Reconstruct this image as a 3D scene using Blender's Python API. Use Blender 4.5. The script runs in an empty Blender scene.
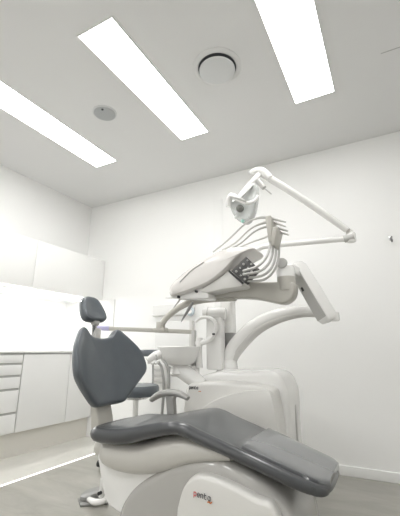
import bpy, bmesh, math, random
from mathutils import Vector, Matrix
random.seed(4)
C = bpy.context.scene.collection
V = Vector
CAM_H, PITCH, YAW, FPX = 0.9, math.radians(14.9), math.radians(28.06), 350.0

def W(px, py, y):
    """world point of the survey reading (px, py) in the vertical plane at room depth y"""
    im = 258 - py
    X = px - 200; Yd = FPX*math.cos(PITCH) - im*math.sin(PITCH); Z = FPX*math.sin(PITCH) + im*math.cos(PITCH)
    wx = X*math.cos(YAW) - Yd*math.sin(YAW); wy = X*math.sin(YAW) + Yd*math.cos(YAW)
    t = y/wy
    return V((wx*t, y, CAM_H + Z*t))

# ------------------------------------------------------------------ materials
MATS = {}
def mat(name, col, rough=0.5, metal=0.0, coat=0.0, var=0.0, scale=8.0, bump=0.0, bscale=60.0, spec=0.5, trans=0.0):
    if name in MATS: return MATS[name]
    m = bpy.data.materials.new(name); m.use_nodes = True
    nt = m.node_tree; b = nt.nodes['Principled BSDF']
    b.inputs['Roughness'].default_value = rough; b.inputs['Metallic'].default_value = metal
    b.inputs['Coat Weight'].default_value = coat; b.inputs['Coat Roughness'].default_value = 0.08
    b.inputs['Specular IOR Level'].default_value = spec
    b.inputs['Transmission Weight'].default_value = trans
    tc = nt.nodes.new('ShaderNodeTexCoord')
    n = nt.nodes.new('ShaderNodeTexNoise'); n.inputs['Scale'].default_value = scale; n.inputs['Detail'].default_value = 3
    nt.links.new(tc.outputs['Object'], n.inputs['Vector'])
    r = nt.nodes.new('ShaderNodeValToRGB')
    r.color_ramp.elements[0].position = 0.3; r.color_ramp.elements[1].position = 0.7
    r.color_ramp.elements[0].color = tuple(max(0, c*(1-var)) for c in col)+(1,)
    r.color_ramp.elements[1].color = tuple(min(1, c*(1+var)) for c in col)+(1,)
    nt.links.new(n.outputs['Fac'], r.inputs['Fac']); nt.links.new(r.outputs['Color'], b.inputs['Base Color'])
    if bump:
        n2 = nt.nodes.new('ShaderNodeTexNoise'); n2.inputs['Scale'].default_value = bscale
        nt.links.new(tc.outputs['Object'], n2.inputs['Vector'])
        bp = nt.nodes.new('ShaderNodeBump'); bp.inputs['Strength'].default_value = bump; bp.inputs['Distance'].default_value = 0.01
        nt.links.new(n2.outputs['Fac'], bp.inputs['Height']); nt.links.new(bp.outputs['Normal'], b.inputs['Normal'])
    MATS[name] = m
    return m
def emis(name, col, s):
    m = bpy.data.materials.new(name); m.use_nodes = True
    b = m.node_tree.nodes['Principled BSDF']
    b.inputs['Base Color'].default_value = (*col, 1)
    b.inputs['Emission Color'].default_value = (*col, 1); b.inputs['Emission Strength'].default_value = s
    return m

M_wall = mat('wall_paint', (.86,.86,.85), .6, var=.012, scale=1.5, bump=.03, bscale=120)
M_ceil = mat('ceiling_paint', (.74,.74,.735), .8, var=.01, scale=1.2)
M_base = mat('baseboard_paint', (.84,.84,.83), .4)
M_cab = mat('cabinet_white', (.78,.78,.77), .3, var=.01, scale=2)
M_plinth = mat('plinth_laminate', (.66,.64,.59), .45)
M_gap = mat('shadow_gap', (.30,.30,.29), .6)
M_pull = mat('pull_channel', (.42,.42,.41), .4)
M_counter = mat('counter_composite', (.80,.80,.79), .3)
M_back = mat('backsplash_white', (.85,.85,.84), .25)
M_pl = mat('warm_white_plastic', (.72,.71,.685), .28, coat=.25, var=.01)
M_plw = mat('pure_white_plastic', (.83,.825,.81), .25, coat=.3, var=.008)
M_beige = mat('greige_plastic', (.49,.475,.435), .38, coat=.1, var=.015)
M_con = mat('console_plastic', (.80,.775,.755), .22, coat=.4)
M_fair = mat('fairing_plastic', (.56,.545,.51), .3, coat=.2)
M_cabu = mat('wall_cabinet_white', (.88,.88,.87), .35)
M_armr = mat('armrest_grey', (.36,.355,.34), .4, coat=.1)
M_dome = mat('dome_plastic', (.44,.43,.41), .2, coat=.5)
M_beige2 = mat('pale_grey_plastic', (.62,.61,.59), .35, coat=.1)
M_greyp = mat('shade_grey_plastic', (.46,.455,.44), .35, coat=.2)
M_vin = mat('slate_vinyl', (.082,.096,.110), .38, coat=.35, var=.06, scale=14, bump=.12, bscale=400)
M_vin2 = mat('seat_vinyl', (.078,.083,.087), .36, coat=.35, var=.05, scale=14, bump=.10, bscale=400)
M_vind = mat('dark_edge_vinyl', (.052,.055,.059), .28, coat=.5)
M_cover = mat('foot_cover_plastic', (.135,.14,.145), .16, coat=.6, var=.03)
M_dark = mat('black_rubber', (.02,.02,.022), .4)
M_met = mat('brushed_steel', (.6,.6,.6), .25, metal=1.0)
M_hose = mat('hose_silicone', (.52,.515,.50), .35, coat=.2)
M_hosed = mat('corrugated_hose', (.36,.36,.35), .4)
M_ven = mat('vent_enamel', (.66,.67,.67), .5)
M_vdark = mat('vent_slot_dark', (.06,.065,.07), .7)
M_spk = mat('speaker_grille', (.42,.435,.44), .7, bump=.3, bscale=900)
M_red = mat('logo_red', (.6,.04,.05), .4)
M_blk = mat('logo_charcoal', (.03,.035,.05), .4)
M_org = mat('logo_orange', (.6,.2,.06), .4)
M_teal = mat('lens_teal', (.35,.62,.55), .1, coat=1)
M_lil = mat('lilac_film', (.48,.46,.68), .3)
M_trim = None
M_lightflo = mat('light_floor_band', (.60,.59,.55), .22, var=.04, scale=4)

def floor_mat():
    m = bpy.data.materials.new('polished_floor'); m.use_nodes = True
    nt = m.node_tree; b = nt.nodes['Principled BSDF']
    tc = nt.nodes.new('ShaderNodeTexCoord')
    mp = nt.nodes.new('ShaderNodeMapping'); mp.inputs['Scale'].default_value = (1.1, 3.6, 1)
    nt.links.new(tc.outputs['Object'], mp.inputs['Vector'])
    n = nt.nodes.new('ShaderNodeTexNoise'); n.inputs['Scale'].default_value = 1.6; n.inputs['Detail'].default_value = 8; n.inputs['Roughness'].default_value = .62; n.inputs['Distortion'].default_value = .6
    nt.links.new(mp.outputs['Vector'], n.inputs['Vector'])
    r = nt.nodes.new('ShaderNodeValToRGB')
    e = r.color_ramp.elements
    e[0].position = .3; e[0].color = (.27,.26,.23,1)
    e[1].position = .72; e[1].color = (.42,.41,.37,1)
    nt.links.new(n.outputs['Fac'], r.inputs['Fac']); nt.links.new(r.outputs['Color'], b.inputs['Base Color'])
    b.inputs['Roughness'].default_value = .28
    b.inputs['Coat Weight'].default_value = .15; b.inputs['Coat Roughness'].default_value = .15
    return m
M_floor = floor_mat()
M_trim = emis('floor_line_glow', (1,1,.97), .7)  # emission puts the floor's bright line into the material

# ------------------------------------------------------------------ mesh helpers (all take world coordinates)
ORG = {}
def link(o, parent):
    C.objects.link(o)
    if parent is not None: o.parent = parent
def obj(name, bm, m, parent=None, bevel=0.0, seg=2, smooth=40, kind=None, label=None):
    bmesh.ops.recalc_face_normals(bm, faces=bm.faces)
    if bevel:
        es = [e for e in bm.edges if len(e.link_faces) == 2 and e.calc_face_angle(0) > math.radians(28)]
        bmesh.ops.bevel(bm, geom=es, offset=bevel, segments=seg, profile=.5, affect='EDGES', clamp_overlap=True)
    for f in bm.faces: f.smooth = True
    for e in bm.edges:
        e.smooth = not (len(e.link_faces) == 2 and e.calc_face_angle(0) > math.radians(smooth))
    if parent is not None: off = ORG[parent.name]; loc = V((0,0,0))
    else:
        xs = [v.co for v in bm.verts]
        off = V((sum(v.x for v in xs)/len(xs), sum(v.y for v in xs)/len(xs), min(v.z for v in xs))); loc = off
    bmesh.ops.translate(bm, verts=bm.verts, vec=-off)
    me = bpy.data.meshes.new(name); bm.to_mesh(me); bm.free()
    me.materials.append(m)
    o = bpy.data.objects.new(name, me); link(o, parent); o.location = loc
    ORG[o.name] = off
    if kind: o['kind'] = kind
    if label: o['label'] = label
    return o
def thing(name, loc, label, cat, group=None):
    o = bpy.data.objects.new(name, None); o.empty_display_size = .1; C.objects.link(o)
    o.location = loc; ORG[o.name] = V(loc); o['label'] = label; o['category'] = cat
    if group: o['group'] = group
    return o
def tag(o, label, cat, group=None):
    o['label'] = label; o['category'] = cat
    if group: o['group'] = group
    return o
def NB(): return bmesh.new()
def box(bm, x0,x1,y0,y1,z0,z1):
    vs = [bm.verts.new((x,y,z)) for z in (z0,z1) for x,y in ((x0,y0),(x1,y0),(x1,y1),(x0,y1))]
    for q in ((0,3,2,1),(4,5,6,7),(0,1,5,4),(1,2,6,5),(2,3,7,6),(3,0,4,7)): bm.faces.new([vs[i] for i in q])
    return bm
def rings(bm, rs, cap=True, closed=True):
    vr = [[bm.verts.new(p) for p in r] for r in rs]
    n = len(vr[0])
    for a, b in zip(vr, vr[1:]):
        for i in range(n if closed else n-1):
            bm.faces.new((a[i], a[(i+1)%n], b[(i+1)%n], b[i]))
    if cap:
        bm.faces.new(vr[0][::-1]); bm.faces.new(vr[-1])
    return bm
def cat(pts, k=6, closed=False):
    """smooth points through a list (Catmull-Rom)"""
    P = [V(p) for p in pts]; n = len(P); out = []
    rng = n if closed else n-1
    for i in range(rng):
        if closed: a,b,c,d = P[(i-1)%n],P[i],P[(i+1)%n],P[(i+2)%n]
        else: a,b,c,d = P[max(i-1,0)],P[i],P[i+1],P[min(i+2,n-1)]
        for j in range(k):
            t = j/k
            out.append(.5*((2*b)+(c-a)*t+(2*a-5*b+4*c-d)*t*t+(3*b-a-3*c+d)*t**3))
    if not closed: out.append(P[-1])
    return out
def lerpl(rs, n):
    out = []
    for i in range(n):
        t = i/(n-1)*(len(rs)-1); k = min(int(t), len(rs)-2); f = t-k
        out.append(rs[k]*(1-f)+rs[k+1]*f)
    return out
def tube(bm, pts, r, n=12, smooth=True, k=6, flat=1.0, up=V((0,0,1))):
    P = cat(pts, k) if smooth and len(pts) > 2 else [V(p) for p in pts]
    R = lerpl(r, len(P)) if isinstance(r, (list,tuple)) else [r]*len(P)
    rs = []
    prev = None
    for i, p in enumerate(P):
        t = (P[min(i+1,len(P)-1)]-P[max(i-1,0)]).normalized()
        if prev is None:
            a = t.cross(up)
            if a.length < .1: a = t.cross(V((0,1,0)))
            a.normalize()
        else:
            a = (prev - t*prev.dot(t)).normalized()
        prev = a; b = t.cross(a).normalized()
        rs.append([p + a*math.cos(2*math.pi*j/n)*R[i]*flat + b*math.sin(2*math.pi*j/n)*R[i] for j in range(n)])
    return rings(bm, rs)
def cyl(bm, p0, p1, r0, r1=None, n=24):
    return tube(bm, [p0, p1], [r0, r0 if r1 is None else r1], n, smooth=False)
def lathe(bm, c, prof, n=32, axis=V((0,0,1))):
    """prof: (radius, offset along axis)"""
    axis = V(axis).normalized(); a = axis.orthogonal().normalized(); b = axis.cross(a); c = V(c)
    rs = [[c + axis*h + (a*math.cos(2*math.pi*j/n) + b*math.sin(2*math.pi*j/n))*max(r,1e-4) for j in range(n)] for r, h in prof]
    return rings(bm, rs)
def prism(bm, pts, y0, y1):
    """pts: (x,z) outline swept along y"""
    return rings(bm, [[V((x,y0,z)) for x,z in pts],[V((x,y1,z)) for x,z in pts]])
def prismW(bm, pp, y0, y1, k=5, yref=None, smooth=True):
    yr = y0 if yref is None else yref
    P = [W(a,b,yr) for a,b in pp]
    if smooth: P = cat(P, k, closed=True)
    return prism(bm, [(p.x,p.z) for p in P], y0, y1)
def pillow(bm, outline, c, nf, depth, levels):
    """outline: closed list of points in a plane; levels: (scale about c, offset along nf)"""
    rs = [[c + (p-c)*s + nf*(d*depth) for p in outline] for s, d in levels]
    return rings(bm, rs)
def beam(bm, p0, p1, w, h, side, w1=None, h1=None):
    p0, p1 = V(p0), V(p1); t = (p1-p0).normalized(); s = (V(side)-t*V(side).dot(t)).normalized(); u = s.cross(t)
    rs = []
    for p, ww, hh in ((p0,w,h),(p1,w1 or w,h1 or h)):
        rs.append([p+s*ww/2*a+u*hh/2*b for a,b in ((-1,-1),(1,-1),(1,1),(-1,1))])
    return rings(bm, rs)

# ------------------------------------------------------------------ room
H = 2.725; XL = -3.6; XR = 1.6; YB = 3.12; YF = -1.6; XD = -3.03; XU = -2.98
YC = 1.63
def struct(name, bm, m, **k): return obj(name, bm, m, kind='structure', **k)
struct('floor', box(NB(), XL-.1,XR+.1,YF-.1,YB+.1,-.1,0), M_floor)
struct('ceiling', box(NB(), XL-.1,XR+.1,YF-.1,YB+.1,H,H+.1), M_ceil)
struct('wall_left', box(NB(), XL-.1,XL,YF,YB,0,H), M_wall)
struct('wall_back', box(NB(), XL-.1,XR+.1,YB,YB+.1,0,H), M_wall)
struct('wall_right', box(NB(), XR,XR+.1,YF,YB,0,H), M_wall)
struct('wall_front', box(NB(), XL-.1,XR+.1,YF-.1,YF,0,H), M_wall)
struct('baseboard_back', box(NB(), -3.0,XR,YB-.014,YB,0,.068), M_base, bevel=.003)
struct('baseboard_right', box(NB(), XR-.014,XR,YF,YB-.014,0,.068), M_base, bevel=.003)
struct('trim_1', box(NB(), XL,-3.28,YF,YB,1.965,H), M_wall)                       # bulkhead over the wall cabinets
struct('trim_2', box(NB(), -2.510,-2.490,YF,YB-.014,0,.003), M_trim)                   # glowing strip added to draw a bright line across the floor
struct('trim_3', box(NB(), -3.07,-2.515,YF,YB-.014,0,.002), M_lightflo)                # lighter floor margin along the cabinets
struct('trim_4', box(NB(), XL,XL+.012,YF,YB,.90,1.50), M_back)                    # backsplash
# hatch seam in the ceiling
struct('trim_5', box(NB(), .16,.62,2.137,2.142,H-.002,H), mat('seam_grey',(.40,.40,.39),.7))

a_, b_ = W(213,201,YB), W(225,340,YB)
struct('trim_6', box(NB(), W(215,340,YB).x, W(225,340,YB).x, YB-.005, YB, b_.z, a_.z), M_base, bevel=.002)
# ------------------------------------------------------------------ lower cabinets and worktop
ch = thing('drawer_cabinet', (XD,1.78,0.10), 'white base cabinet of wide drawers with slim recessed pulls, under the worktop', 'cabinet')
obj('carcass', box(NB(), XL+.02,XD-.02,1.36,2.208,.20,.884), M_cab, ch)
zb = [.880,.794,.689,.575,.376,.205]
for a, b in zip(zb, zb[1:]):
    d = obj('drawer', box(NB(), XD-.018,XD,1.364,2.203,b+.004,a-.016), M_cab, ch, bevel=.002)
    obj('pull_groove', box(NB(), XD-.016,XD-.006,1.364,2.196,a-.016,a+.002), M_pull, d)
def base_cab(y0, y1, label, n=1):
    c = thing('base_cabinet', (XD,(y0+y1)/2,0.10), label, 'cabinet')
    obj('carcass', box(NB(), XL+.02,XD-.02,y0,y1,.20,.884), M_cab, c)
    obj('pull_groove', box(NB(), XD-.016,XD-.008,y0+.004,y1-.004,.866,.884), M_pull, c)
    w = (y1-y0)/n
    for i in range(n):
        obj('door', box(NB(), XD-.018,XD,y0+i*w+.002,y0+(i+1)*w-.002,.205,.868), M_cab, c, bevel=.002)
    return c
base_cab(2.211, 2.762, 'white base cabinet with one plain door, between the drawers and the corner cabinet')
base_cab(2.765, 3.115, 'white plain-doored base cabinet in the corner behind the dental chair backrest')
base_cab(.50, 1.357, 'white base cabinet at the near end of the worktop beside the drawers', 2)
tag(obj('cabinet_plinth', box(NB(), XL+.02,-3.07,.50,3.115,0,.198), M_plinth), 'beige recessed plinth running below the white base cabinets', 'plinth')
tag(obj('worktop', box(NB(), XL+.012,XD+.008,.48,3.119,.884,.902), M_counter, bevel=.003), 'long thin white worktop over the base cabinets on the cabinet wall', 'worktop')

# wall cabinets
ys = [1.22, 2.172, 3.117]
labs = ['white handleless wall cabinet on the side of the room away from the corner', 'white handleless wall cabinet closest to the corner, above the headrest']
for i in range(2):
    c = thing('wall_cabinet', (XU, (ys[i]+ys[i+1])/2, 1.49), labs[i], 'cabinet', 'wall cabinets over the worktop')
    obj('carcass', box(NB(), XL+.013,XU-.02,ys[i]+.001,ys[i+1]-.001,1.492,1.964), M_cabu, c)
    obj('door', box(NB(), XU-.018,XU,ys[i]+.002,ys[i+1]-.002,1.485,1.964), M_cabu, c, bevel=.002)
led = thing('cabinet_strip_light', (-3.2,2.1,1.47), 'slim glowing strip light under the wall cabinets', 'light')
obj('housing', box(NB(), -3.215,-3.165,1.25,3.05,1.478,1.491), M_cab, led)
obj('diffuser', box(NB(), -3.21,-3.17,1.26,3.04,1.472,1.478), emis('strip_led', (1,1,.98), 26), led)

# ------------------------------------------------------------------ ceiling fittings
M_em = emis('panel_glow', (1,.995,.98), 7.5)
for (x0,x1), lab in (((-2.45,-2.19),'long glowing ceiling panel over the cabinet side, first past the small speaker'),
                     ((-1.435,-1.175),'long glowing ceiling panel in the middle, between the speaker and the round vent'),
                     ((-.425,-.15),'long glowing ceiling panel beyond the round vent, above the lamp arm')):
    t = thing('ceiling_light', ((x0+x1)/2,1.745,H), lab, 'ceiling light', 'glowing ceiling panels')
    b = NB()
    for q in ((x0-.008,x0,1.137,2.353),(x1,x1+.008,1.137,2.353),(x0,x1,1.137,1.145),(x0,x1,2.345,2.353)): box(b,*q,H-.006,H)
    obj('frame', b, M_base, t)
    obj('diffuser', box(NB(), x0,x1,1.145,2.345,H-.004,H), M_em, t)
v = thing('ceiling_vent', (-.805,1.752,H), 'round ceiling air vent with a floating disc and dark slot', 'vent')
obj('flange', lathe(NB(), (-.805,1.752,H), [(.10,0),(.160,0),(.160,-.004),(.135,-.012),(.128,-.010),(.12,-.004),(.10,-.002)]), M_ceil, v)
obj('slot', lathe(NB(), (-.805,1.752,H), [(.126,-.001),(.126,-.011),(.05,-.011),(.05,-.001)]), M_vdark, v)
obj('disc', lathe(NB(), (-.805,1.752,H), [(.02,-.012),(.106,-.022),(.118,-.025),(.118,-.031),(.112,-.034),(.01,-.036)],48), M_ven, v)
s = thing('ceiling_speaker', (-1.79,1.752,H), 'small round grey ceiling speaker with perforated grille', 'speaker')
obj('bezel', lathe(NB(), (-1.79,1.752,H), [(.02,0),(.094,0),(.094,-.004),(.088,-.007),(.02,-.007)],40), M_ven, s)
obj('grille', lathe(NB(), (-1.79,1.752,H), [(.01,-.006),(.084,-.006),(.082,-.010),(.01,-.012)],40), M_spk, s)
obj('sensor', lathe(NB(), (-1.765,1.70,H), [(.001,-.010),(.009,-.010),(.008,-.015),(.001,-.016)],12), M_dark, s)
# wall hook
hp = W(391,240,YB)
hk = thing('wall_hook', hp, 'small metal coat hook alone on the bare back wall', 'hook')
obj('plate', box(NB(), hp.x-.012,hp.x+.012,YB-.006,YB,hp.z-.004,hp.z+.032), M_met, hk, bevel=.002)
obj('prong', tube(NB(), [hp+V((0,-.006,.016)),hp+V((0,-.028,-.004)),hp+V((0.004,-.034,-.022)),hp+V((.006,-.05,-.012))], .007), mat('dull_steel',(.22,.22,.22),.35,metal=.6), hk)

# ------------------------------------------------------------------ dental chair
XC = -1.355     # rear end of the seat
chair = thing('dental_chair', (-.95,YC,0), 'dental treatment chair with slate grey upholstery and a warm white domed base', 'dental chair')
def sup(n, hw, zt, zb, x, yc, e=4.0, N=28):
    """rounded-box section across y/z"""
    out = []
    for j in range(N):
        a = 2*math.pi*j/N; c, s_ = math.cos(a), math.sin(a)
        out.append(V((x, yc + hw*math.copysign(abs(c)**(2/e), c), (zt+zb)/2 + (zt-zb)/2*math.copysign(abs(s_)**(2/e), s_))))
    return out
def interp(tab, s_):
    n = len(tab)
    for i in range(n-1):
        if s_ <= tab[i+1][0] or i == n-2:
            p0, p1, p2, p3 = tab[max(i-1,0)], tab[i], tab[i+1], tab[min(i+2,n-1)]
            f = min(1, max(0, (s_-p1[0])/(p2[0]-p1[0])))
            o = []
            for k in range(1, len(p1)):
                h = p2[0]-p1[0]
                m1 = (p2[k]-p0[k])/(p2[0]-p0[0])*h; m2 = (p3[k]-p1[k])/(p3[0]-p1[0])*h
                o.append((2*f**3-3*f*f+1)*p1[k]+(f**3-2*f*f+f)*m1+(-2*f**3+3*f*f)*p2[k]+(f**3-f*f)*m2)
            return o
# s, top z, thickness, half width
seat_tab = [(0,.545,.072,.235),(.20,.556,.072,.245),(.38,.594,.064,.232),(.49,.609,.060,.224),(.60,.578,.058,.216),(.78,.524,.052,.209)]
def seat_mesh(tab, s0, s1, n, e=5.0, dw=0, dz=0, thk=None, round0=True, round1=True, R=.045, nar=.05):
    rs = []
    for i in range(n+1):
        s_ = s0+(s1-s0)*i/n
        zt, th_, hw = interp(tab, s_)
        th2 = thk or th_
        shr = 1.0
        for d, on in ((s_-s0, round0), (s1-s_, round1)):
            if on and d < R: shr = min(shr, math.sqrt(max(0,1-((R-d)/R)**2))*.80+.20)
        zm = zt - th2/2
        rs.append(sup(0, (hw+dw)-(1-shr)*nar, zm+dz+th2/2*shr, zm+dz-th2/2*shr, XC+s_, YC, e))
    return rings(NB(), rs)
obj('seat_cushion', seat_mesh(seat_tab, 0, .74, 60, round1=False), M_vin2, chair)
leg_tab = [(.70,.547,.055,.212),(.78,.524,.052,.209),(.95,.470,.050,.198),(1.10,.424,.048,.186)]
obj('leg_rest', seat_mesh(leg_tab, .735, 1.090, 60, round0=False, R=.055, nar=.10), M_vind, chair)
# glossy grey foot cover lying over the leg rest, leaving a dark rolled rim on the camera side
rs = []
for i in range(31):
    s_ = .772 + .318*i/30
    zt, th_, hw = interp(leg_tab, s_)
    k = 1.0
    if s_ > 1.04: k = math.sqrt(max(0, 1-((s_-1.04)/.042)**2))*.22+.78
    rr = sup(0, (hw-.022)*k, zt+.011, zt-.02, XC+s_, YC+.013, 6)
    rs.append(rr)
fc = obj('foot_cover', rings(NB(), rs), M_cover, chair, label='glossy paler grey plastic foot cover')
# dark glossy roll round the camera-side rim of the cushion
rp = [V((XC+.03,YC+.12,.518)),V((XC+.004,YC+.02,.514)),V((XC+.004,YC-.12,.512)),V((XC+.03,YC-.215,.512))]
rr_ = [.024,.028,.030,.032]
for s_ in [.08+.05*i for i in range(19)]:
    tb = seat_tab if s_ < .74 else leg_tab
    zt_, th_, hw_ = interp(tb, s_)
    rp.append(V((XC+s_, YC-hw_+.014, zt_-th_*.52))); rr_.append(th_*.47)
rp += [V((XC+1.025,YC-.174,.422)),V((XC+1.056,YC-.152,.413)),V((XC+1.076,YC-.10,.408)),V((XC+1.083,YC-.02,.406)),V((XC+1.083,YC+.10,.406))]; rr_ += [.022,.020,.018,.015,.012]
obj('edge_roll', tube(NB(), rp, rr_, 14, k=3), M_vind, chair)
obj('end_cap', lathe(NB(), (XC+1.026,YC-.134,.4475), [(.001,.006),(.02,.0055),(.034,.003),(.040,-.003),(.040,-.012),(.02,-.016)],28,axis=V((.24,-.15,.95))), M_vind, chair)
# strap tab on the cover
obj('cover_tab', beam(NB(), W(251,437,YC+.12)+V((0,0,.004)), W(254,431,YC+.17)+V((0,0,.004)), .008,.004,V((1,0,0))), M_vind, chair)

# under-seat fairing
def P(px,py,y=YC-.2): return W(px,py,y)
fair = [(.0,.495,.11,.20),(.03,.495,.13,.215),(.15,.495,.155,.225),(.28,.50,.155,.225),(.42,.54,.165,.215),(.54,.545,.125,.205),(.72,.52,.06,.19)]
obj('seat_fairing', seat_mesh([(a,b,c,d) for a,b,c,d in fair], .03, .72, 38, e=3.2, round1=False), M_fair, chair)
obj('rear_shell', seat_mesh([(0,.49,.12,.17),(.12,.49,.135,.19)], -.05, .06, 12, e=3, round1=False), M_fair, chair)
# lift column: tapering body from fairing to the base
yA, yB = YC-.17, YC+.15
prof = [(102,452),(118,500),(123,505),(126,516),(170,530),(200,500),(215,470),(225,452),(180,446),(140,448)]
obj('lift_column', prismW(NB(), [(99,452),(99,466),(103,490),(106,501),(113,508),(130,514),(190,500),(220,462),(215,450),(160,448),(120,448)], YC-.175, yB, k=3), M_plw, chair, bevel=.015, seg=3)
obj('release_knob', lathe(NB(), W(99.5,463.5,YC-.16), [(.001,-.012),(.012,-.012),(.016,-.004),(.016,.006),(.001,.010)],16,axis=V((-1,0,0))), M_dark, chair)

# domed base: an arch lofted over y with rounded shoulders
def arch(bm, pts, yl, zsc=None):
    """pts: outline (x,z) from floor over the top back to floor; yl: (y, scale)"""
    cx = sum(p[0] for p in pts)/len(pts)
    rs = []
    for y, k in yl:
        rs.append([V((cx+(x-cx)*k, y, z*k)) for x, z in pts])
    return rings(bm, rs)
yb = YC-.26
DL = [(121,512),(126,498),(137,484),(154,472),(175,462),(200,457),(222,458),(243,466),(265,480),(285,500),(300,530)]
dp = [W(a_,b_,YC-.165) for a_,b_ in DL]
dome = [V((dp[0].x-.01,0,0)),V((dp[0].x-.008,0,.08))]+[V((p.x,0,p.z)) for p in dp]+[V((dp[-1].x+.02,0,.06)),V((dp[-1].x+.025,0,0))]
dome = [(p.x,p.z) for p in cat(dome, 4)]
yl = [(YC-.195,.90),(YC-.192,.94),(YC-.180,.975),(YC-.155,.995),(YC-.10,1.0),(YC-.05,1.0),(YC+.10,1.0),(YC+.18,.98),(YC+.23,.93),(YC+.25,.85)]
base = obj('base_dome', arch(NB(), dome, yl), M_dome, chair)
PL = [(178,514),(180,500),(184,487),(191,477.5),(199,474),(212,476),(232,484),(256,497),(278,514)]
pp_ = [W(a_,b_,YC-.225) for a_,b_ in PL]
pan = [V((pp_[0].x+.002,0,0)),V((pp_[0].x,0,.07))]+[V((p.x,0,p.z)) for p in pp_]+[V((pp_[-1].x+.06,0,.05)),V((pp_[-1].x+.07,0,0))]
pan = [(p.x,p.z) for p in cat(pan, 4)]
fp = obj('front_panel', arch(NB(), pan, [(YC-.240,.955),(YC-.237,.98),(YC-.228,.995),(YC-.215,1.0),(YC-.14,1.0)]), M_pl, chair)
obj('foot_plate', arch(NB(), [(p.x,p.z) for p in cat([V(q) for q in [(-1.25,0,0),(-1.245,0,.06),(-1.20,0,.105),(-1.12,0,.12),(-1.02,0,.10),(-.96,0,.05),(-.95,0,0)]],4)],
     [(YC-.36,.8),(YC-.35,.92),(YC-.33,1),(YC-.12,1),(YC-.10,.95)]), M_plw, chair)

# -- lettering drawn as thin strokes
def glyph(ch, w=.6):
    arc = lambda cx,cy,rx,ry,a0,a1,n=14: [(cx+rx*math.cos(math.radians(a0+(a1-a0)*i/n)), cy+ry*math.sin(math.radians(a0+(a1-a0)*i/n))) for i in range(n+1)]
    return {'p':[[(0,-.45),(0,1)], arc(.36,.5,.36,.5,0,360)],
            'e':[[(.03,.5),(.70,.5)]+arc(.36,.5,.36,.5,0,310)],
            'n':[[(0,0),(0,1)], arc(.32,.6,.32,.4,180,0)+[(.64,0)]],
            't':[[(.1,1.4),(.1,.3)]+arc(.36,.3,.26,.3,180,300), [(-.1,1),(.5,1)]],
            'b':[[(0,1.45),(0,0)], arc(.36,.5,.36,.5,0,360)],
            'a':[arc(.36,.5,.36,.5,0,360), [(.72,1),(.72,0)]],
            'o':[arc(.36,.5,.36,.5,0,360)]}[ch]
def word(name, txt, o, ux, uy, size, mats, parent, th=.12, gap=.92, nrm=V((0,-1,0))):
    x = 0
    groups = {}
    for ch_, m in zip(txt, mats):
        bm = groups.setdefault(m.name, (m, NB()))[1]
        for st in glyph(ch_):
            pts = [o + ux*(size*(x+a)) + uy*(size*b) for a, b in st]
            tube(bm, pts, size*th, 6, smooth=False)
        x += gap
    for nme, (m, bm) in groups.items():
        obj(name, bm, m, parent)
lp = W(193.8,495.6,YC-.246)
word('logo_lettering', 'penta', lp, V((.985,0,-.10)), V((.04,0,1)), .0145, [M_red,M_blk,M_blk,M_blk,M_blk], fp, th=.095, gap=1.08)
l2 = W(207.5,502.3,YC-.245)
obj('logo_tail', tube(NB(), [l2, l2+V((.006,0,.002)), l2+V((.013,0,-.001)), l2+V((.019,0,.003))], .0026, 6), M_org, fp)

# backrest ---------------------------------------------------------
BX0, BZ0, BK = -1.43, .61, .28
tl = math.atan(BK); up = V((-math.sin(tl),0,math.cos(tl))); nf = V((math.cos(tl),0,math.sin(tl))); lat = V((0,1,0))
b0 = V((BX0,1.60,BZ0))
def bp_(u, v_): return b0 + lat*u + up*v_
def wrap(bm):
    for v_ in bm.verts:
        u = v_.co.y-b0.y; v_.co += nf*(1.05*u*u)
    return bm
out = [(0,.0),(.10,.0),(.137,.018),(.185,.060),(.250,.118),(.280,.155),(.285,.205),(.264,.290),(.212,.365),(.170,.412),(.145,.430),(.125,.424),(.10,.397),(.06,.380),(0,.376)]
pts = [bp_(u,v_) for u,v_ in out] + [bp_(-u,v_) for u,v_ in out[1:-1][::-1]]
OL = cat(pts, 4, closed=True)
cb = bp_(0,.205)
back = obj('backrest', wrap(pillow(NB(), OL, cb, nf, .1, [(.3,-.42),(.55,-.42),(.80,-.40),(.93,-.33),(.985,-.22),(1.0,-.08),(1.0,.05),(.985,.14),(.95,.20),(.90,.225),(.80,.22),(.60,.19),(.3,.17)])), M_vin, chair)
# spine and bracket
obj('backrest_bracket', rings(NB(), [[V((x+sx*wx,1.585+sy*wy,z)) for sx,sy in ((-1,-1),(1,-1),(1,1),(-1,1))] for x,z,wx,wy in
    ((-1.445,.49,.03,.060),(-1.455,.55,.028,.060),(-1.47,.62,.022,.060),(-1.49,.70,.02,.075),(-1.52,.80,.018,.06))]), M_beige, chair, bevel=.01, seg=3)
# headrest
hc = V((-1.545,1.545,1.135))
ht = math.radians(27); hu = V((-math.sin(ht),0,math.cos(ht))); hn = V((math.cos(ht),0,math.sin(ht)))
ho = [(0,-.075),(.055,-.074),(.088,-.060),(.096,-.025),(.086,.025),(.066,.066),(.036,.084),(0,.086)]
hp_ = [hc+lat*u*.92+hu*v_ for u,v_ in ho]+[hc-lat*u*.92+hu*v_ for u,v_ in ho[1:-1][::-1]]
hd = obj('headrest', pillow(NB(), cat(hp_,5,closed=True), hc, hn, .1, [(.4,-.40),(.75,-.38),(.92,-.30),(1,-.12),(1,.05),(.95,.17),(.86,.215),(.7,.20),(.4,.14),(.2,.12)]), M_vin, chair)
obj('headrest_stem', tube(NB(), [hc-hu*.03-hn*.03, hc-hu*.075-hn*.015, bp_(-.03,.40)-nf*.01, bp_(-.03,.28)-nf*.01], [.012,.016,.013,.013], 10, k=3), M_met, chair)
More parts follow.
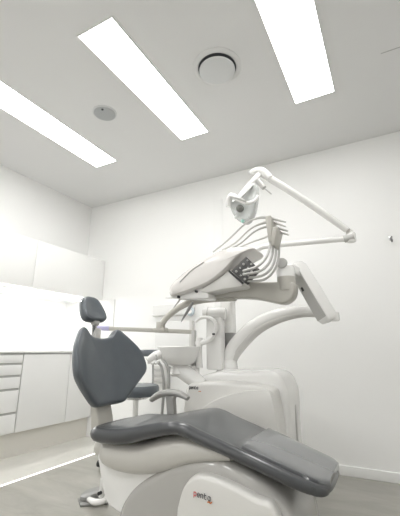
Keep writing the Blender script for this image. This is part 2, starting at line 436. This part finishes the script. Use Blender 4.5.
obj('headrest_joint', lathe(NB(), hc-hu*.078-hn*.01-lat*.02, [(.001,0),(.017,0),(.017,.04),(.001,.04)],20,axis=lat), M_greyp, chair)
obj('headrest_bar', box(NB(), bp_(0,.36).x-.012,bp_(0,.36).x+.008,1.555,1.60,.90,1.03), M_beige2, chair, bevel=.003)

# armrest on the far side
ay = YC+.29
A = [W(a,b,ay) for a,b in ((151.5,400),(156,396.5),(162,393.8),(171,392.8),(180,394.2),(188,398.5))]
obj('armrest', tube(NB(), A, [.014,.019,.021,.021,.019,.013], 14, flat=1.6), M_armr, chair)
obj('armrest_post', rings(NB(), [[W(px,py,ay)+V((sx*w,sy*.02,0)) for sx,sy in ((-1,-1),(1,-1),(1,1),(-1,1))] for px,py,w in ((171,394,.040),(171,399,.026),(171.8,412,.025),(172.3,426,.030))]), M_armr, chair, bevel=.006)
obj('armrest_bracket', box(NB(), W(171,420,ay).x-.05, W(171,420,ay).x+.05, YC+.15, ay+.02, .47,.50), M_beige2, chair, bevel=.006)

# ------------------------------------------------------------------ dental unit
UY = 2.10
unit = thing('dental_unit', (-.85,2.3,0), 'white floor-standing dental unit with curved arm behind the treatment chair', 'dental unit')
def rect_round(pp, y0, y1, m, name, parent, bev=.02, k=4, yref=None, smooth=True, **kw):
    return obj(name, prismW(NB(), pp, y0, y1, k=k, yref=yref, smooth=smooth), m, parent, bevel=bev, seg=4, **kw)
def poly(name, xz, y0, y1, m, parent, bev=.02, k=4, seg=4):
    P_ = cat([V((x,0,z)) for x,z in xz], k, closed=True)
    return obj(name, prism(NB(), [(p.x,p.z) for p in P_], y0, y1), m, parent, bevel=bev, seg=seg)
UR = lambda a,b,y=2.24: (W(a,b,y).x, W(a,b,y).z)
poly('cabinet_body', [(UR(188,400)[0],.004),UR(186,430),UR(188,400),UR(191,385),(-1.165,.742),(-1.0,.772),(-.80,.776),UR(268,370.5),UR(279,375),UR(285.5,386),UR(288.5,400),UR(290,440),(UR(290,440)[0]+.006,.25),(UR(290,440)[0]+.006,.004)], 2.22, 2.56, M_plw, unit, bev=.035)
fpn = poly('front_panel', [(UR(183,400,2.12)[0],.02),(UR(182,400,2.12)[0],.35),UR(184,400,2.12),UR(187,386,2.12),UR(196,382.5,2.12),UR(212,381,2.12),UR(230,381.5,2.12),UR(248,383.5,2.12),UR(264,386.5,2.12),UR(273,390,2.12),UR(276.5,402,2.12),UR(281,430,2.12),(UR(283,450,2.12)[0],.25),(UR(283,450,2.12)[0]+.01,.02)], UY+.01, 2.26, M_pl, unit, bev=.03)
# lower relief with its crest sweeping up to the corner
poly('front_relief', [(-1.165,.03),(-1.17,.48),UR(196,414,2.08),UR(207,405,2.08),UR(221,397.5,2.08),UR(238,392.5,2.08),UR(255,390,2.08),UR(268,390.5,2.08),UR(273.5,402,2.08),UR(278,430,2.08),(UR(280,450,2.08)[0],.25),(UR(280,450,2.08)[0],.03)], UY-.03, 2.15, M_pl, unit, bev=.025)
lo = W(189.3,388.8,UY+.008)
word('logo_lettering', 'penta', lo, V((1,0,-.0)), V((.05,0,1)), .0145, [M_blk]*5, fpn, th=.11)
o2 = W(198.5,391.5,UY+.008)
obj('logo_tail', tube(NB(), [o2, o2+V((.008,0,.002)), o2+V((.018,0,.0))], .0022, 6), M_org, fpn)
s0, s1 = W(294.5,403,2.5), W(297,446,2.5)
obj('side_strip', box(NB(), W(291,420,2.4).x, W(297,420,2.4).x,2.39,2.43,.10,W(294,404,2.4).z), M_greyp, unit, bevel=.01)  # narrow grey strip beside the cabinet body

# curved support arm
ayy = 2.42
A = [W(a,b,ayy) for a,b in ((228,363),(231,355),(238,343.5),(255,326.5),(277,315.5),(300,311),(322,312))]
obj('support_arm', tube(NB(), A, [.056,.060,.060,.054,.044,.034,.030], 20, k=8, flat=.8), M_plw, unit)
obj('arm_underside_shade', tube(NB(), [p+V((.020,-.006,-.026)) for p in A[1:]], [.030,.036,.034,.027,.018,.014], 14, k=8), M_beige2, unit)  # grey tube puts the shadow along the arm's lower edge into colour
obj('arm_socket', lathe(NB(), V((A[0].x+.01,ayy,.75)), [(.10,-.03),(.105,.0),(.085,.02),(.06,.03),(.055,.09),(.01,.095)],28), M_plw, unit)
# slanted link
sd = V((.42,.90,0)).normalized()
L0 = W(298,268,2.27); L1 = W(327,317,2.27)
lt = (L1-L0).normalized(); uu = V((.72,-.62,.38)); uu = (uu-lt*uu.dot(lt)).normalized(); ff = lt.cross(uu).normalized()
if ff.y > 0: ff = -ff
link_ = obj('link_arm', rings(NB(), [[p + ff*a*w + uu*b*h for a,b in ((-1,-1),(1,-1),(1,1),(-1,1))] for p,w,h in
      ((L0-lt*.035,.040,.028),(L0,.045,.043),(L0*.5+L1*.5,.046,.048),(L1,.044,.046),(L1+lt*.03,.036,.034))]), M_plw, unit, bevel=.010, seg=3)
obj('link_face_shade', rings(NB(), [[p+uu*(-.040)+ff*.043, p+uu*.040+ff*.043, p+uu*.040+ff*.0478, p+uu*(-.040)+ff*.0478] for p in (L0+lt*.012,(L0+L1)/2,L1-lt*.0)]), M_greyp, link_)  # shaded face of the link, its shade put in as grey colour
slot = W(303,294,2.2)
pm = L0*.60+L1*.40 + ff*.048 - uu*.015
obj('latch', beam(NB(), pm+V((-.005,0,.012)), pm+V((.006,0,-.012)), .008,.016, ff), M_dark, link_, bevel=.002)
e1 = W(334,316,2.30)
obj('link_joint', lathe(NB(), e1+V((0,0,-.03)), [(.001,0),(.028,0),(.032,.01),(.030,.05),(.001,.056)],20), M_plw, unit)
# greige tray arm
ty = 2.13
TA = [(203,286),(215,284),(240,282.5),(262,283),(274,283),(282,283),(290,282.5),(295,283.5),(296.5,288),(296,294),(293,300),(284,304.5),(270,302),(252,299),(225,298.5),(203,298)]
obj('tray_arm', prismW(NB(), TA, ty-.045, ty+.055, k=3, yref=ty), M_beige, unit, bevel=.014, seg=3)
cp = W(286.5,283,ty)
obj('pivot_collar', lathe(NB(), cp+V((0,0,-.05)), [(.001,0),(.055,0),(.0565,.01),(.0565,.085),(.001,.086)],28), M_beige, unit)
obj('pivot_cap', lathe(NB(), cp+V((0,.0,-.045)), [(.001,.02),(.054,.02),(.056,.03),(.056,.135),(.048,.15),(.001,.156)],28), M_plw, unit)
obj('pivot_disc', lathe(NB(), cp+V((-.008,-.050,.115)), [(.001,0),(.032,0),(.034,.004),(.030,.014),(.001,.016)],24,axis=V((.1,-.95,.1))), M_greyp, unit)
obj('hinge_block', beam(NB(), W(288,268,ty+.03), W(299,275,2.26), .06,.07, V((0,0,1))), M_plw, unit, bevel=.01)

# instrument console -------------------------------------------------
cy = 2.02
con_pts = [(171,289.5),(177,282),(186,274),(198,265.5),(210,258),(222,252),(236,248),(250,247.5),(255,249),(248,253),(239,259.5),(231,268),(221,277),(210,284.5),(195,291),(180,296),(172,296.5)]
base3 = [W(a,b,cy-.055) for a,b in con_pts]
base3 = [V((p.x,cy,p.z)) for p in base3]
OLc = cat(base3, 4, closed=True)
cc = sum(OLc, V())/len(OLc)
con = obj('instrument_console', pillow(NB(), OLc, cc, V((0,-1,0)), .1, [(.80,-1.55),(.92,-1.5),(.98,-1.3),(1.0,-.9),(1,.5),(.985,.75),(.95,.92),(.88,1.02),(.6,1.08),(.3,1.10)]), M_con, unit)
# thin grey inlay line along the upper edge
I = [W(a,b,cy-.108) for a,b in ((180,282),(192,270),(204,262))]
obj('inlay', tube(NB(), I, .0045, 8), M_greyp, con)
obj('console_belly', prismW(NB(), [(204,292),(214,286),(227,277),(236,271),(244,281),(247,287),(240,289),(225,291),(212,294)], cy-.07, cy+.12, k=2, yref=cy), M_pl, con, bevel=.008)
obj('console_bracket', prismW(NB(), [(176,295),(188,289),(206,289),(213,298),(206,300),(178,299)], cy-.06, cy+.06, k=2, yref=cy), M_plw, con, bevel=.006)
for px,py in ((178.8,297),(196.5,291.5)):
    q = W(px,py,cy-.065)
    obj('clamp_knob', lathe(NB(), q, [(.001,-.012),(.008,-.012),(.009,.006),(.001,.008)],12,axis=V((0,1,0))), M_dark, con)
# instrument rack: dark mouth with chrome instrument ends
rk = [W(a,b,cy-.125) for a,b in ((231,271),(246,256.5),(257.5,267.5),(244,282.5))]
nr = V((.5,-.8,-.3)).normalized()
bm = NB()
for p in (0,): rings(bm, [[q for q in rk],[q+V((-.01,.09,0)) for q in rk]])
rack = obj('instrument_rack', bm, mat('rack_dark',(.10,.10,.10),.5), con)
bm = NB()
beam(bm, W(229,271,cy-.135), W(243,283.5,cy-.135), .010,.012,V((0,1,0)))
obj('rack_lip', bm, M_dark, con)
for i in range(4):
    for j in range(3):
        f1, f2 = (i+.5)/4, (j+.5)/3
        q = rk[0]*(1-f1)*(1-f2)+rk[1]*f1*(1-f2)+rk[2]*f1*f2+rk[3]*(1-f1)*f2
        obj('instrument_end', cyl(NB(), q+V((.004,.01,0)), q+V((.016,-.018,-.008)), .0085,.006,10), M_met if (i+j)%2 else M_greyp, con)
# whip arms behind, rising to the hose clamp; hoses dropping back into the rack
clamp_y = cy-.02
Wc = lambda px,py,dy=0: W(px,py,clamp_y+dy)
whips = [[(213,252),(228,240),(245,224),(258,218),(270,218),(286,222)],
         [(222,250),(235,243),(249,230),(260,224),(272,222),(286,226.5)],
         [(232,248),(241,243),(254,232),(265,227),(274,227),(288,231)],
         [(240,247),(252,242),(266,237),(272,233),(277,231),(289,235)]]
for i, w in enumerate(whips):
    obj('whip_arm', tube(NB(), [Wc(a,b,.03*(i-1.5)) for a,b in w], [.0055,.0055,.006,.006,.009,.010,.005], 10), M_beige2 if i%2 else M_hose, con)
hoses = [[(269,228),(270,246),(265,259),(256,267),(243,271)],
         [(272,229),(273,249),(269,263),(259,271.5),(243,274.5)],
         [(275,230),(276,251),(272,267),(261,276),(242,278)],
         [(278,231),(279,253),(275,269),(263,280),(243,281)]]
for i, w in enumerate(hoses):
    obj('instrument_hose', tube(NB(), [Wc(a,b,.03*(i-1.5)-.02-(.09 if n_ > 2 else .05 if n_ == 2 else 0)) for n_,(a,b) in enumerate(w)], .0075, 10), M_hose, con)
bm = NB()
for (a,b),(c_,d),w1,w2 in (((271,219),(273,244),.036,.024),((278,230),(275,248),.030,.020)):
    beam(bm, Wc(a,b,-.02), Wc(c_,d,-.02), .13, w1, V((0,1,0)), .11, w2)
obj('hose_clamp', bm, M_beige, con, bevel=.006)
# probes pointing down from the console handle
q0,q1 = W(181,298,cy-.03), W(173.5,308,cy-.05)
obj('probe', tube(NB(), [q0,(q0+q1)/2,q1], [.007,.005,.0025], 8), M_greyp, con)
q0,q1 = W(177,298,cy-.03), W(165.5,298,cy-.05)
obj('probe', tube(NB(), [q0,(q0+q1)/2,q1], [.004,.003,.0015], 8), M_greyp, con)
q0,q1 = W(193,302,cy+.0), W(181,322,cy-.01)
obj('probe', tube(NB(), [q0,q0*.6+q1*.4,q1], [.009,.011,.002], 10), mat('tool_grey',(.28,.28,.28),.3,metal=.5), con)

# ------------------------------------------------------------------ assistant arm
ay2 = 2.14
asst = thing('assistant_arm', W(192,331,2.32), 'greige curved holder arm on a horizontal bar behind the backrest', 'holder arm')
A = [W(a,b,y) for a,b,y in ((236,298,2.13),(218,298.5,2.13),(203,300,2.13),(186,304,2.14),(173,312,2.15),(164,321,2.17),(161,329,2.18))]
obj('curved_tube', tube(NB(), A, [.022,.023,.023,.023,.023,.023,.024], 14, flat=.8), M_beige, asst)
j = W(161,326,2.18)
obj('joint_block', box(NB(), j.x-.025,j.x+.02,j.y-.03,j.y+.03,j.z-.022,j.z+.032), M_beige, asst, bevel=.006)
obj('joint_ring', box(NB(), j.x-.055,j.x+.05,j.y-.028,j.y+.028,j.z-.042,j.z-.014), M_beige, asst, bevel=.008)
B0, B1 = W(96,328,1.98), W(194,332,2.30)
obj('bar', beam(NB(), B0*.98+B1*.02, B1, .024,.030, V((0,1,0))), M_beige, asst, bevel=.004)
obj('lilac_sleeve', beam(NB(), B0-V((0,0,.0)), B0*.86+B1*.14, .027,.033, V((0,1,0))), M_lil, asst, bevel=.004)
# upright that carries the bar on the unit
obj('upright', box(NB(), B1.x-.012,B1.x+.014,B1.y-.02,B1.y+.014,.80,B1.z+.012), M_greyp, asst, bevel=.004)
obj('foot', box(NB(), B1.x-.03,B1.x+.03,2.26,2.34,.72,.80), M_plw, asst, bevel=.01)

# ------------------------------------------------------------------ spittoon
sy = 2.22
sc_ = W(179,347,sy); sr = abs(W(196.5,347,sy).x - W(160,347,sy).x)/2
sp = thing('spittoon', (sc_.x,sy,.60), 'white spittoon bowl with flat rim between the backrest and the unit', 'spittoon')
z0 = sc_.z
obj('bowl', lathe(NB(), (sc_.x,sy,z0), [(.03,-.125),(sr*.62,-.120),(sr*.78,-.098),(sr*.88,-.065),(sr*.94,-.030),(sr-.004,-.018),(sr,0),(sr-.004,.004),(sr-.016,.002),(sr*.8,-.04),(.06,-.07),(.01,-.075)],48), M_plw, sp)
obj('bowl_stand', tube(NB(), [V((sc_.x+.005,sy,z0-.115)),V((sc_.x+.03,sy,z0-.16)),V((sc_.x+.10,sy,z0-.20)),V((sc_.x+.2,sy,z0-.25))], [.05,.055,.055,.04], 18), M_plw, sp)
obj('neck', lathe(NB(), (sc_.x+.005,sy,z0-.20), [(.001,0),(.05,0),(.07,.02),(.055,.06),(.05,.10)],24), M_plw, sp)
# cup filler column and ring
c0 = W(199,368,2.30); c1 = W(199,338,2.30)
obj('filler_post', tube(NB(), [c0,(c0+c1)/2,c1], [.026,.022,.026], 14), M_plw, sp)
R = [W(a,b,2.30) for a,b in ((196,322),(201,318),(208,317.5),(214,321),(216,328),(213,336),(207,341),(200,343),(194,343))]
obj('filler_ring', tube(NB(), R, [.008,.012,.013,.015,.017,.018,.019,.019,.014], 12, flat=.9), M_plw, sp)
q = W(213.5,334,2.27)
obj('filler_button', lathe(NB(), q, [(.001,.012),(.007,.012),(.007,-.01),(.001,-.012)],10,axis=V((0,1,0))), M_dark, sp)
fq = W(169,352,sy-.13)

# assistant instrument holder with two suction hoses
hy = 2.08
hl = thing('suction_holder', W(156,358,hy), 'white suction handpiece holder with two grey corrugated hoses beside the armrest', 'suction holder')
h0,h1 = W(147.5,361,hy-.03), W(163,353,hy+.05)
obj('holder_body', tube(NB(), [h0,(h0*.5+h1*.5)+V((0,0,.006)),h1], [.022,.032,.030], 16), M_plw, hl)
for k,(a,b) in enumerate(((148,362.2),(151.5,363.2),(155,363.2))):
    q = W(a,b,hy-.03)
    obj('nozzle', cyl(NB(), q+V((0,0,-.004)), q+V((.012,.03,.014)), .011, .012, 12), M_plw, hl)
q = W(156.5,357,hy-.035)
obj('rocker_switch', tube(NB(), [q+V((-.004,0,.012)),q+V((.004,0,0)),q+V((.004,0,-.014))], .006, 8), M_greyp, hl)
obj('support_bracket', tube(NB(), [W(163,357,hy+.02),W(167,359.5,hy+.04),W(172,364,hy+.08),W(177,368,hy+.12)], [.010,.010,.010,.010], 10), M_plw, hl)
for pts_ in (((157.5,362),(161,366),(163,375),(163.8,388),(163,402),(161.5,420)),((164,361),(167,366),(168.6,375),(168.8,388),(168.5,402),(169,420))):
    obj('suction_hose', tube(NB(), [W(a,b,hy) for a,b in pts_], .0095, 12), M_hosed, hl)

# ------------------------------------------------------------------ operating light
py_ = 2.46
lamp = thing('operating_light', (W(224,372,py_).x,py_,.74), 'white articulated dental operating light on a tall post', 'dental lamp')
px0 = W(223,345,py_).x; px1 = W(235,345,py_).x
zt = W(228,266,py_).z
obj('post', box(NB(), px0,px1,py_-.045,py_+.045,.777,zt), M_plw, lamp, bevel=.02, seg=3)
M_coll = mat('collar_grey', (.30,.30,.29), .4)
zc0, zc1 = W(228,349,py_).z, W(228,333,py_).z
obj('post_collar', box(NB(), px0-.002,px1+.004,py_-.05,py_+.05,zc0,zc1), M_coll, lamp, bevel=.006)
E1 = W(351,237,2.40)
a0 = V(((px0+px1)/2, py_, zt-.03))
obj('post_head', lathe(NB(), (a0.x,py_,zt-.01), [(.001,0),(.05,0),(.055,.012),(.05,.05),(.001,.056)],24), M_plw, lamp)
a0 = a0+V((0,0,.05))
obj('lower_arm', tube(NB(), [a0, a0+V((.06,0,.01)), W(262,247,2.45), W(275,245,2.44), W(346,238.5,2.41)], [.017,.019,.021], 16, smooth=False), M_plw, lamp)
obj('elbow', lathe(NB(), E1+V((0,0,-.035)), [(.001,0),(.026,0),(.030,.008),(.030,.055),(.022,.066),(.001,.068)],20), M_plw, lamp)
obj('elbow_cap', cyl(NB(), W(344,239.5,2.39), W(354,236.5,2.39), .024,.026,16), M_greyp, lamp)
T = W(262,173.5,2.12)
S = W(347,230,2.38)
obj('upper_arm', tube(NB(), [T, T*.5+S*.5+V((0,0,.012)), S], [.024,.024,.021], 16), M_plw, lamp)
obj('arm_joint', tube(NB(), [W(348,231,2.385), E1+V((0,0,.03))], .020, 14, smooth=False), M_beige2, lamp)
obj('shoulder', tube(NB(), [W(250,173.5,2.10), W(256,170,2.11), W(263,171.5,2.12), W(270,178,2.13)], [.012,.02,.026,.024], 14), M_plw, lamp)
K_ = W(256,178,2.09)
obj('drop_arm', tube(NB(), [T+V((-.02,0,.0)), K_, W(251,183,2.06), W(245,190,2.03), W(239,197,2.0)], [.018,.019,.017,.015,.015], 12), M_plw, lamp)
obj('drop_arm_insert', tube(NB(), [W(253.5,184,1.99), W(247.5,191,1.96), W(240,198.5,1.93)], [.010,.010,.009], 8), M_greyp, lamp)
obj('handle_grip', cyl(NB(), W(257.5,180.5,2.05), W(264,188,2.05), .019,.016,14), M_greyp, lamp)
obj('handle_rod', cyl(NB(), W(263.5,187.5,2.05), W(271.5,194,2.04), .005,.004,8), M_greyp, lamp)
# reflector head: shallow shield with yoke and tinted lens
hd_o = [(231,204),(231.5,210),(235,217),(241,221.5),(247,223),(252,219),(256,210),(258,199),(258.5,188),(253,184),(246,190),(239,199)]
OLh = cat([W(a,b,2.0) for a,b in hd_o], 4, closed=True)
chh = sum(OLh, V())/len(OLh)
M_headp = mat('lamp_head_plastic', (.62,.64,.63), .12, coat=.6)
head = obj('lamp_head', pillow(NB(), OLh, chh, V((.15,-.98,.1)).normalized(), .1, [(.5,-.62),(.8,-.55),(.95,-.4),(1,-.2),(1,.1),(.95,.22),(.85,.26),(.78,.20),(.5,.05),(.2,.0)]), M_headp, lamp)
obj('yoke', tube(NB(), [W(228.5,207,1.97), W(229,200,1.96), W(232,196,1.95), W(240,200,1.93), W(247,203,1.93), W(254,201,1.95), W(258,196,1.98)], [.018,.020,.020,.016,.014,.012,.010], 12), M_plw, lamp)
obj('yoke_bar', tube(NB(), [W(231,196.5,1.92), W(238,198.5,1.91), W(246,201.5,1.91)], .007, 8), M_greyp, lamp)
b0_ = W(240,208.5,1.965)
obj('bulb_shield', lathe(NB(), b0_, [(.001,.02),(.02,.016),(.026,.0),(.022,-.012),(.001,-.016)],18,axis=V((.1,-.8,-.5))), mat('bulb_shield_grey',(.28,.28,.27),.25,metal=.6), head)
for a,b in ((242.5,221),(249.5,216),(236,217)):
    obj('lens_facet', lathe(NB(), W(a,b,1.965), [(.001,.007),(.010,.004),(.012,-.004),(.001,-.006)],12,axis=V((0,-1,0))), M_teal if a < 249 and a > 240 else M_headp, head)

# x-ray style horizontal housing with a short column on the unit
xr = thing('water_unit', (W(216,372,2.36).x,2.36,.76), 'white water column with rounded horizontal housing on top of the unit', 'dental equipment')
cx0, cx1 = W(208,345,2.36).x, W(223.5,345,2.36).x
obj('column', box(NB(), cx0,cx1,2.325,2.40,.772,W(215,316,2.36).z), M_plw, xr, bevel=.015, seg=3)
k0,k1 = W(203.5,312.5,2.33), W(226,314,2.37)
obj('housing', cyl(NB(), k0, k1, .044,.046,28), M_plw, xr, bevel=.01)
kk = k0*.80+k1*.20; dk = (k1-k0).normalized()
obj('seam_ring', cyl(NB(), kk, kk+dk*.006, .0455,.0455,28), M_greyp, xr)

# ------------------------------------------------------------------ wall control box with dial behind the console
w0,w1 = W(155,317,YB), W(195.5,303,YB)
wb = thing('wall_control_box', V(((w0.x+w1.x)/2,YB,w0.z)), 'white wall control box with a round dial, below the console tip', 'control box')
obj('housing', box(NB(), w0.x,w1.x,YB-.06,YB,w0.z,w1.z), M_cab, wb, bevel=.012, seg=3)
dq = W(190.5,311.5,YB-.066)
obj('dial', lathe(NB(), dq, [(.001,.012),(.030,.012),(.034,.004),(.044,.004),(.046,-.004),(.001,-.006)],28,axis=V((0,-1,0))), mat('dial_blue_grey',(.50,.56,.60),.3), wb)
obj('dial_face', lathe(NB(), dq+V((0,-.014,0)), [(.001,.002),(.022,.002),(.022,-.002),(.001,-.003)],20,axis=V((0,-1,0))), M_plw, wb)
obj('light_button', lathe(NB(), W(188.5,305,YB-.066), [(.001,.004),(.010,.004),(.010,-.004),(.001,-.006)],14,axis=V((0,-1,0))), M_teal, wb)
wl = thing('wall_locker', V((W(175,340,YB).x,YB,.95)), 'plain white shallow wall locker with a grey edge behind the spittoon', 'wall cabinet')
a,b = W(157,366,YB), W(192,321,YB)
obj('carcass', box(NB(), a.x,b.x,YB-.05,YB,a.z,b.z), M_cab, wl, bevel=.003)
obj('edge_strip', box(NB(), b.x+.001,b.x+.03,YB-.055,YB,a.z,b.z), M_beige2, wl, bevel=.003)
a,b = W(104,399,YB), W(114.5,302,YB)
tag(obj('wall_panel', box(NB(), W(103.5,320,YB).x,W(114,320,YB).x,YB-.012,YB,.95,1.485), M_cab, bevel=.002), 'narrow white splash panel on the back wall beside the headrest', 'panel')

# small wall-hung drawer unit seen between backrest and hoses
tx0,tx1 = W(151.5,372,2.98).x, W(163,372,2.98).x
dz0, dz1 = W(155,384,2.98).z, W(155,364,2.98).z
tr = thing('wall_drawer_unit', ((tx0+tx1)/2,YB,dz0), 'small pale grey wall-hung drawer unit above the stool seat, beside the hoses', 'drawers')
obj('body', box(NB(), tx0,tx1,2.99,YB,dz0,dz1), M_cab, tr, bevel=.004)
for k in range(3):
    h_ = (dz1-dz0-.02)/3
    obj('drawer', box(NB(), tx0+.008,tx1-.008,2.978,2.99,dz0+.01+k*h_+.006,dz0+.01+(k+1)*h_-.006), M_beige2, tr, bevel=.003)

# ------------------------------------------------------------------ stool
sq = W(136.5,387,2.62)
SX, SY = sq.x, 2.62
stool = thing('operator_stool', (SX,SY,0), 'round slate grey operator stool with curved backrest pad on a steel column', 'stool')
zs = W(136,384,SY).z
obj('seat', lathe(NB(), (SX,SY,zs), [(.001,-.10),(.155,-.10),(.19,-.09),(.20,-.06),(.20,-.03),(.188,-.008),(.15,.0),(.001,.004)],44), M_vin, stool)
obj('seat_plate', lathe(NB(), (SX,SY,zs-.10), [(.001,-.02),(.10,-.02),(.12,-.006),(.12,0),(.001,0)],24), M_met, stool)
obj('lever', tube(NB(), [V((SX,SY-.04,zs-.10)),V((SX+.06,SY-.09,zs-.10)),V((SX+.16,SY-.13,zs-.095))], .006, 8), M_met, stool)
obj('hub', lathe(NB(), (SX,SY,zs-.13), [(.001,0),(.03,0),(.036,.02),(.036,.03),(.001,.03)],20), M_dark, stool)
obj('column', cyl(NB(), (SX,SY,.10),(SX,SY,zs-.10), .023,.023,20), mat('satin_chrome',(.75,.75,.74),.3,metal=.6), stool)
pa = [V((SX+.20*math.sin(math.radians(a_)), SY+.20*math.cos(math.radians(a_)), W(140,353,SY+.2).z)) for a_ in range(-70,71,14)]
obj('back_pad', tube(NB(), pa, [.018,.026,.030,.032,.032,.032,.032,.030,.026,.018], 14, k=3, flat=.7), M_vin, stool)
obj('back_stem', tube(NB(), [V((SX,SY+.10,zs-.10)),V((SX,SY+.235,zs-.09)),V((SX,SY+.235,zs+.15)),V((SX,SY+.21,zs+.23))], .010, 10), M_met, stool)
for k in range(5):
    an = math.radians(72*k+20); d = V((math.cos(an),math.sin(an),0))
    obj('leg', tube(NB(), [V((SX,SY,.115))+d*.015, V((SX,SY,.10))+d*.14, V((SX,SY,.075))+d*.26], [.02,.017,.013], 10), M_met, stool)
    obj('caster', lathe(NB(), V((SX,SY,.027))+d*.265-V((-d.y,d.x,0))*.011, [(.001,0),(.027,0),(.027,.022),(.001,.022)],16,axis=V((-d.y,d.x,0))), M_dark, stool)

# ------------------------------------------------------------------ foot control on the floor
fz = thing('foot_control', (-1.78,1.86,0), 'grey foot control pedal with white lever on the floor by the chair base', 'foot control')
def fl(px,py,z=0):
    im = 258-py; X=px-200; Yd=FPX*math.cos(PITCH)-im*math.sin(PITCH); Z=FPX*math.sin(PITCH)+im*math.cos(PITCH)
    t=(z-CAM_H)/Z; return V(((X*math.cos(YAW)-Yd*math.sin(YAW))*t,(X*math.sin(YAW)+Yd*math.cos(YAW))*t,z))
q = [fl(77.5,500),fl(80,507.5),fl(108,505),fl(107,497)]
fz.location = sum(q,V())/4; ORG[fz.name] = V(fz.location)
obj('base_plate', rings(NB(), [[p.copy() for p in q],[p+V((0,0,.012)) for p in q]]), mat('plate_grey',(.22,.22,.21),.4), fz, bevel=.004)
fc0 = fl(93,500)
sw = cat([fl(80,497,.03),fl(86,491,.04),fl(95,488,.045),(fl(103,487,.045)),fl(104,492,.04),fl(95,494.5,.035),fl(86,498.5,.03)],4,closed=True)
obj('pedal', rings(NB(), [[p-V((0,0,.018)) for p in sw],[p+V((0,0,.006)) for p in sw]]), mat('pedal_grey',(.30,.30,.29),.35,coat=.3), fz, bevel=.004)
obj('pedal_shoe', tube(NB(), [fl(89,499,.03),fl(95,502,.03),fl(103,501,.035),fl(107,496,.05)], [.012,.017,.018,.014], 14, flat=1.3), M_plw, fz)
obj('lever', tube(NB(), [fl(101,497,.05),W(102.5,487,fc0.y-.05),W(103,478,fc0.y-.05)], [.016,.017,.016], 12), M_plw, fz)
q = W(100,493,fc0.y-.08)
obj('lever_pin', lathe(NB(), q, [(.001,.012),(.010,.012),(.010,-.008),(.001,-.01)],12,axis=V((0,-1,0))), M_dark, fz)

# ------------------------------------------------------------------ light
def area(name, loc, rot, sx, sy, e, col=(1,1,1)):
    l = bpy.data.lights.new(name, 'AREA'); l.shape = 'RECTANGLE'; l.size = sx; l.size_y = sy; l.energy = e; l.color = col
    o = bpy.data.objects.new(name, l); C.objects.link(o); o.location = loc; o.rotation_euler = rot
    return o
area('fill_lamp', (-2.3,-.5,H-.02), (0,0,0), .26, 1.2, 9)  # this and the next two: unseen fill lamps added behind the camera
area('fill_lamp', (-1.3,-.5,H-.02), (0,0,0), .26, 1.2, 7)
area('fill_lamp', (-.3,-.5,H-.02), (0,0,0), .26, 1.2, 3)
area('rear_fill_light', (-1.6,YF+.05,1.3), (math.radians(90),0,math.radians(180)), 1.6, 2.0, 5, (1,.99,.97))  # added fill light behind the camera, no doorway modelled
area('side_fill_light', (XR-.05,.3,1.7), (0,math.radians(90),0), 1.6, 1.6, 4, (1,.99,.97))  # added fill from the right, brightens the cabinet side
w = bpy.data.worlds.new('world'); bpy.context.scene.world = w; w.use_nodes = True
w.node_tree.nodes['Background'].inputs[0].default_value = (1,1,1,1); w.node_tree.nodes['Background'].inputs[1].default_value = .3

# ------------------------------------------------------------------ camera
cd = bpy.data.cameras.new('camera'); co = bpy.data.objects.new('camera', cd); C.objects.link(co)
cd.sensor_fit = 'VERTICAL'; cd.sensor_height = 24; cd.lens = 24*FPX/516; cd.clip_start = .01
co.location = (0,0,CAM_H); co.rotation_euler = (math.pi/2+PITCH, 0, YAW)
sc = bpy.context.scene; sc.camera = co
sc.view_settings.view_transform = 'Standard'; sc.view_settings.look = 'None'; sc.view_settings.exposure = 0.78
sc.cycles.use_denoising = True
sc.cycles.max_bounces = 10; sc.cycles.diffuse_bounces = 7
sc.cycles.sample_clamp_indirect = 5
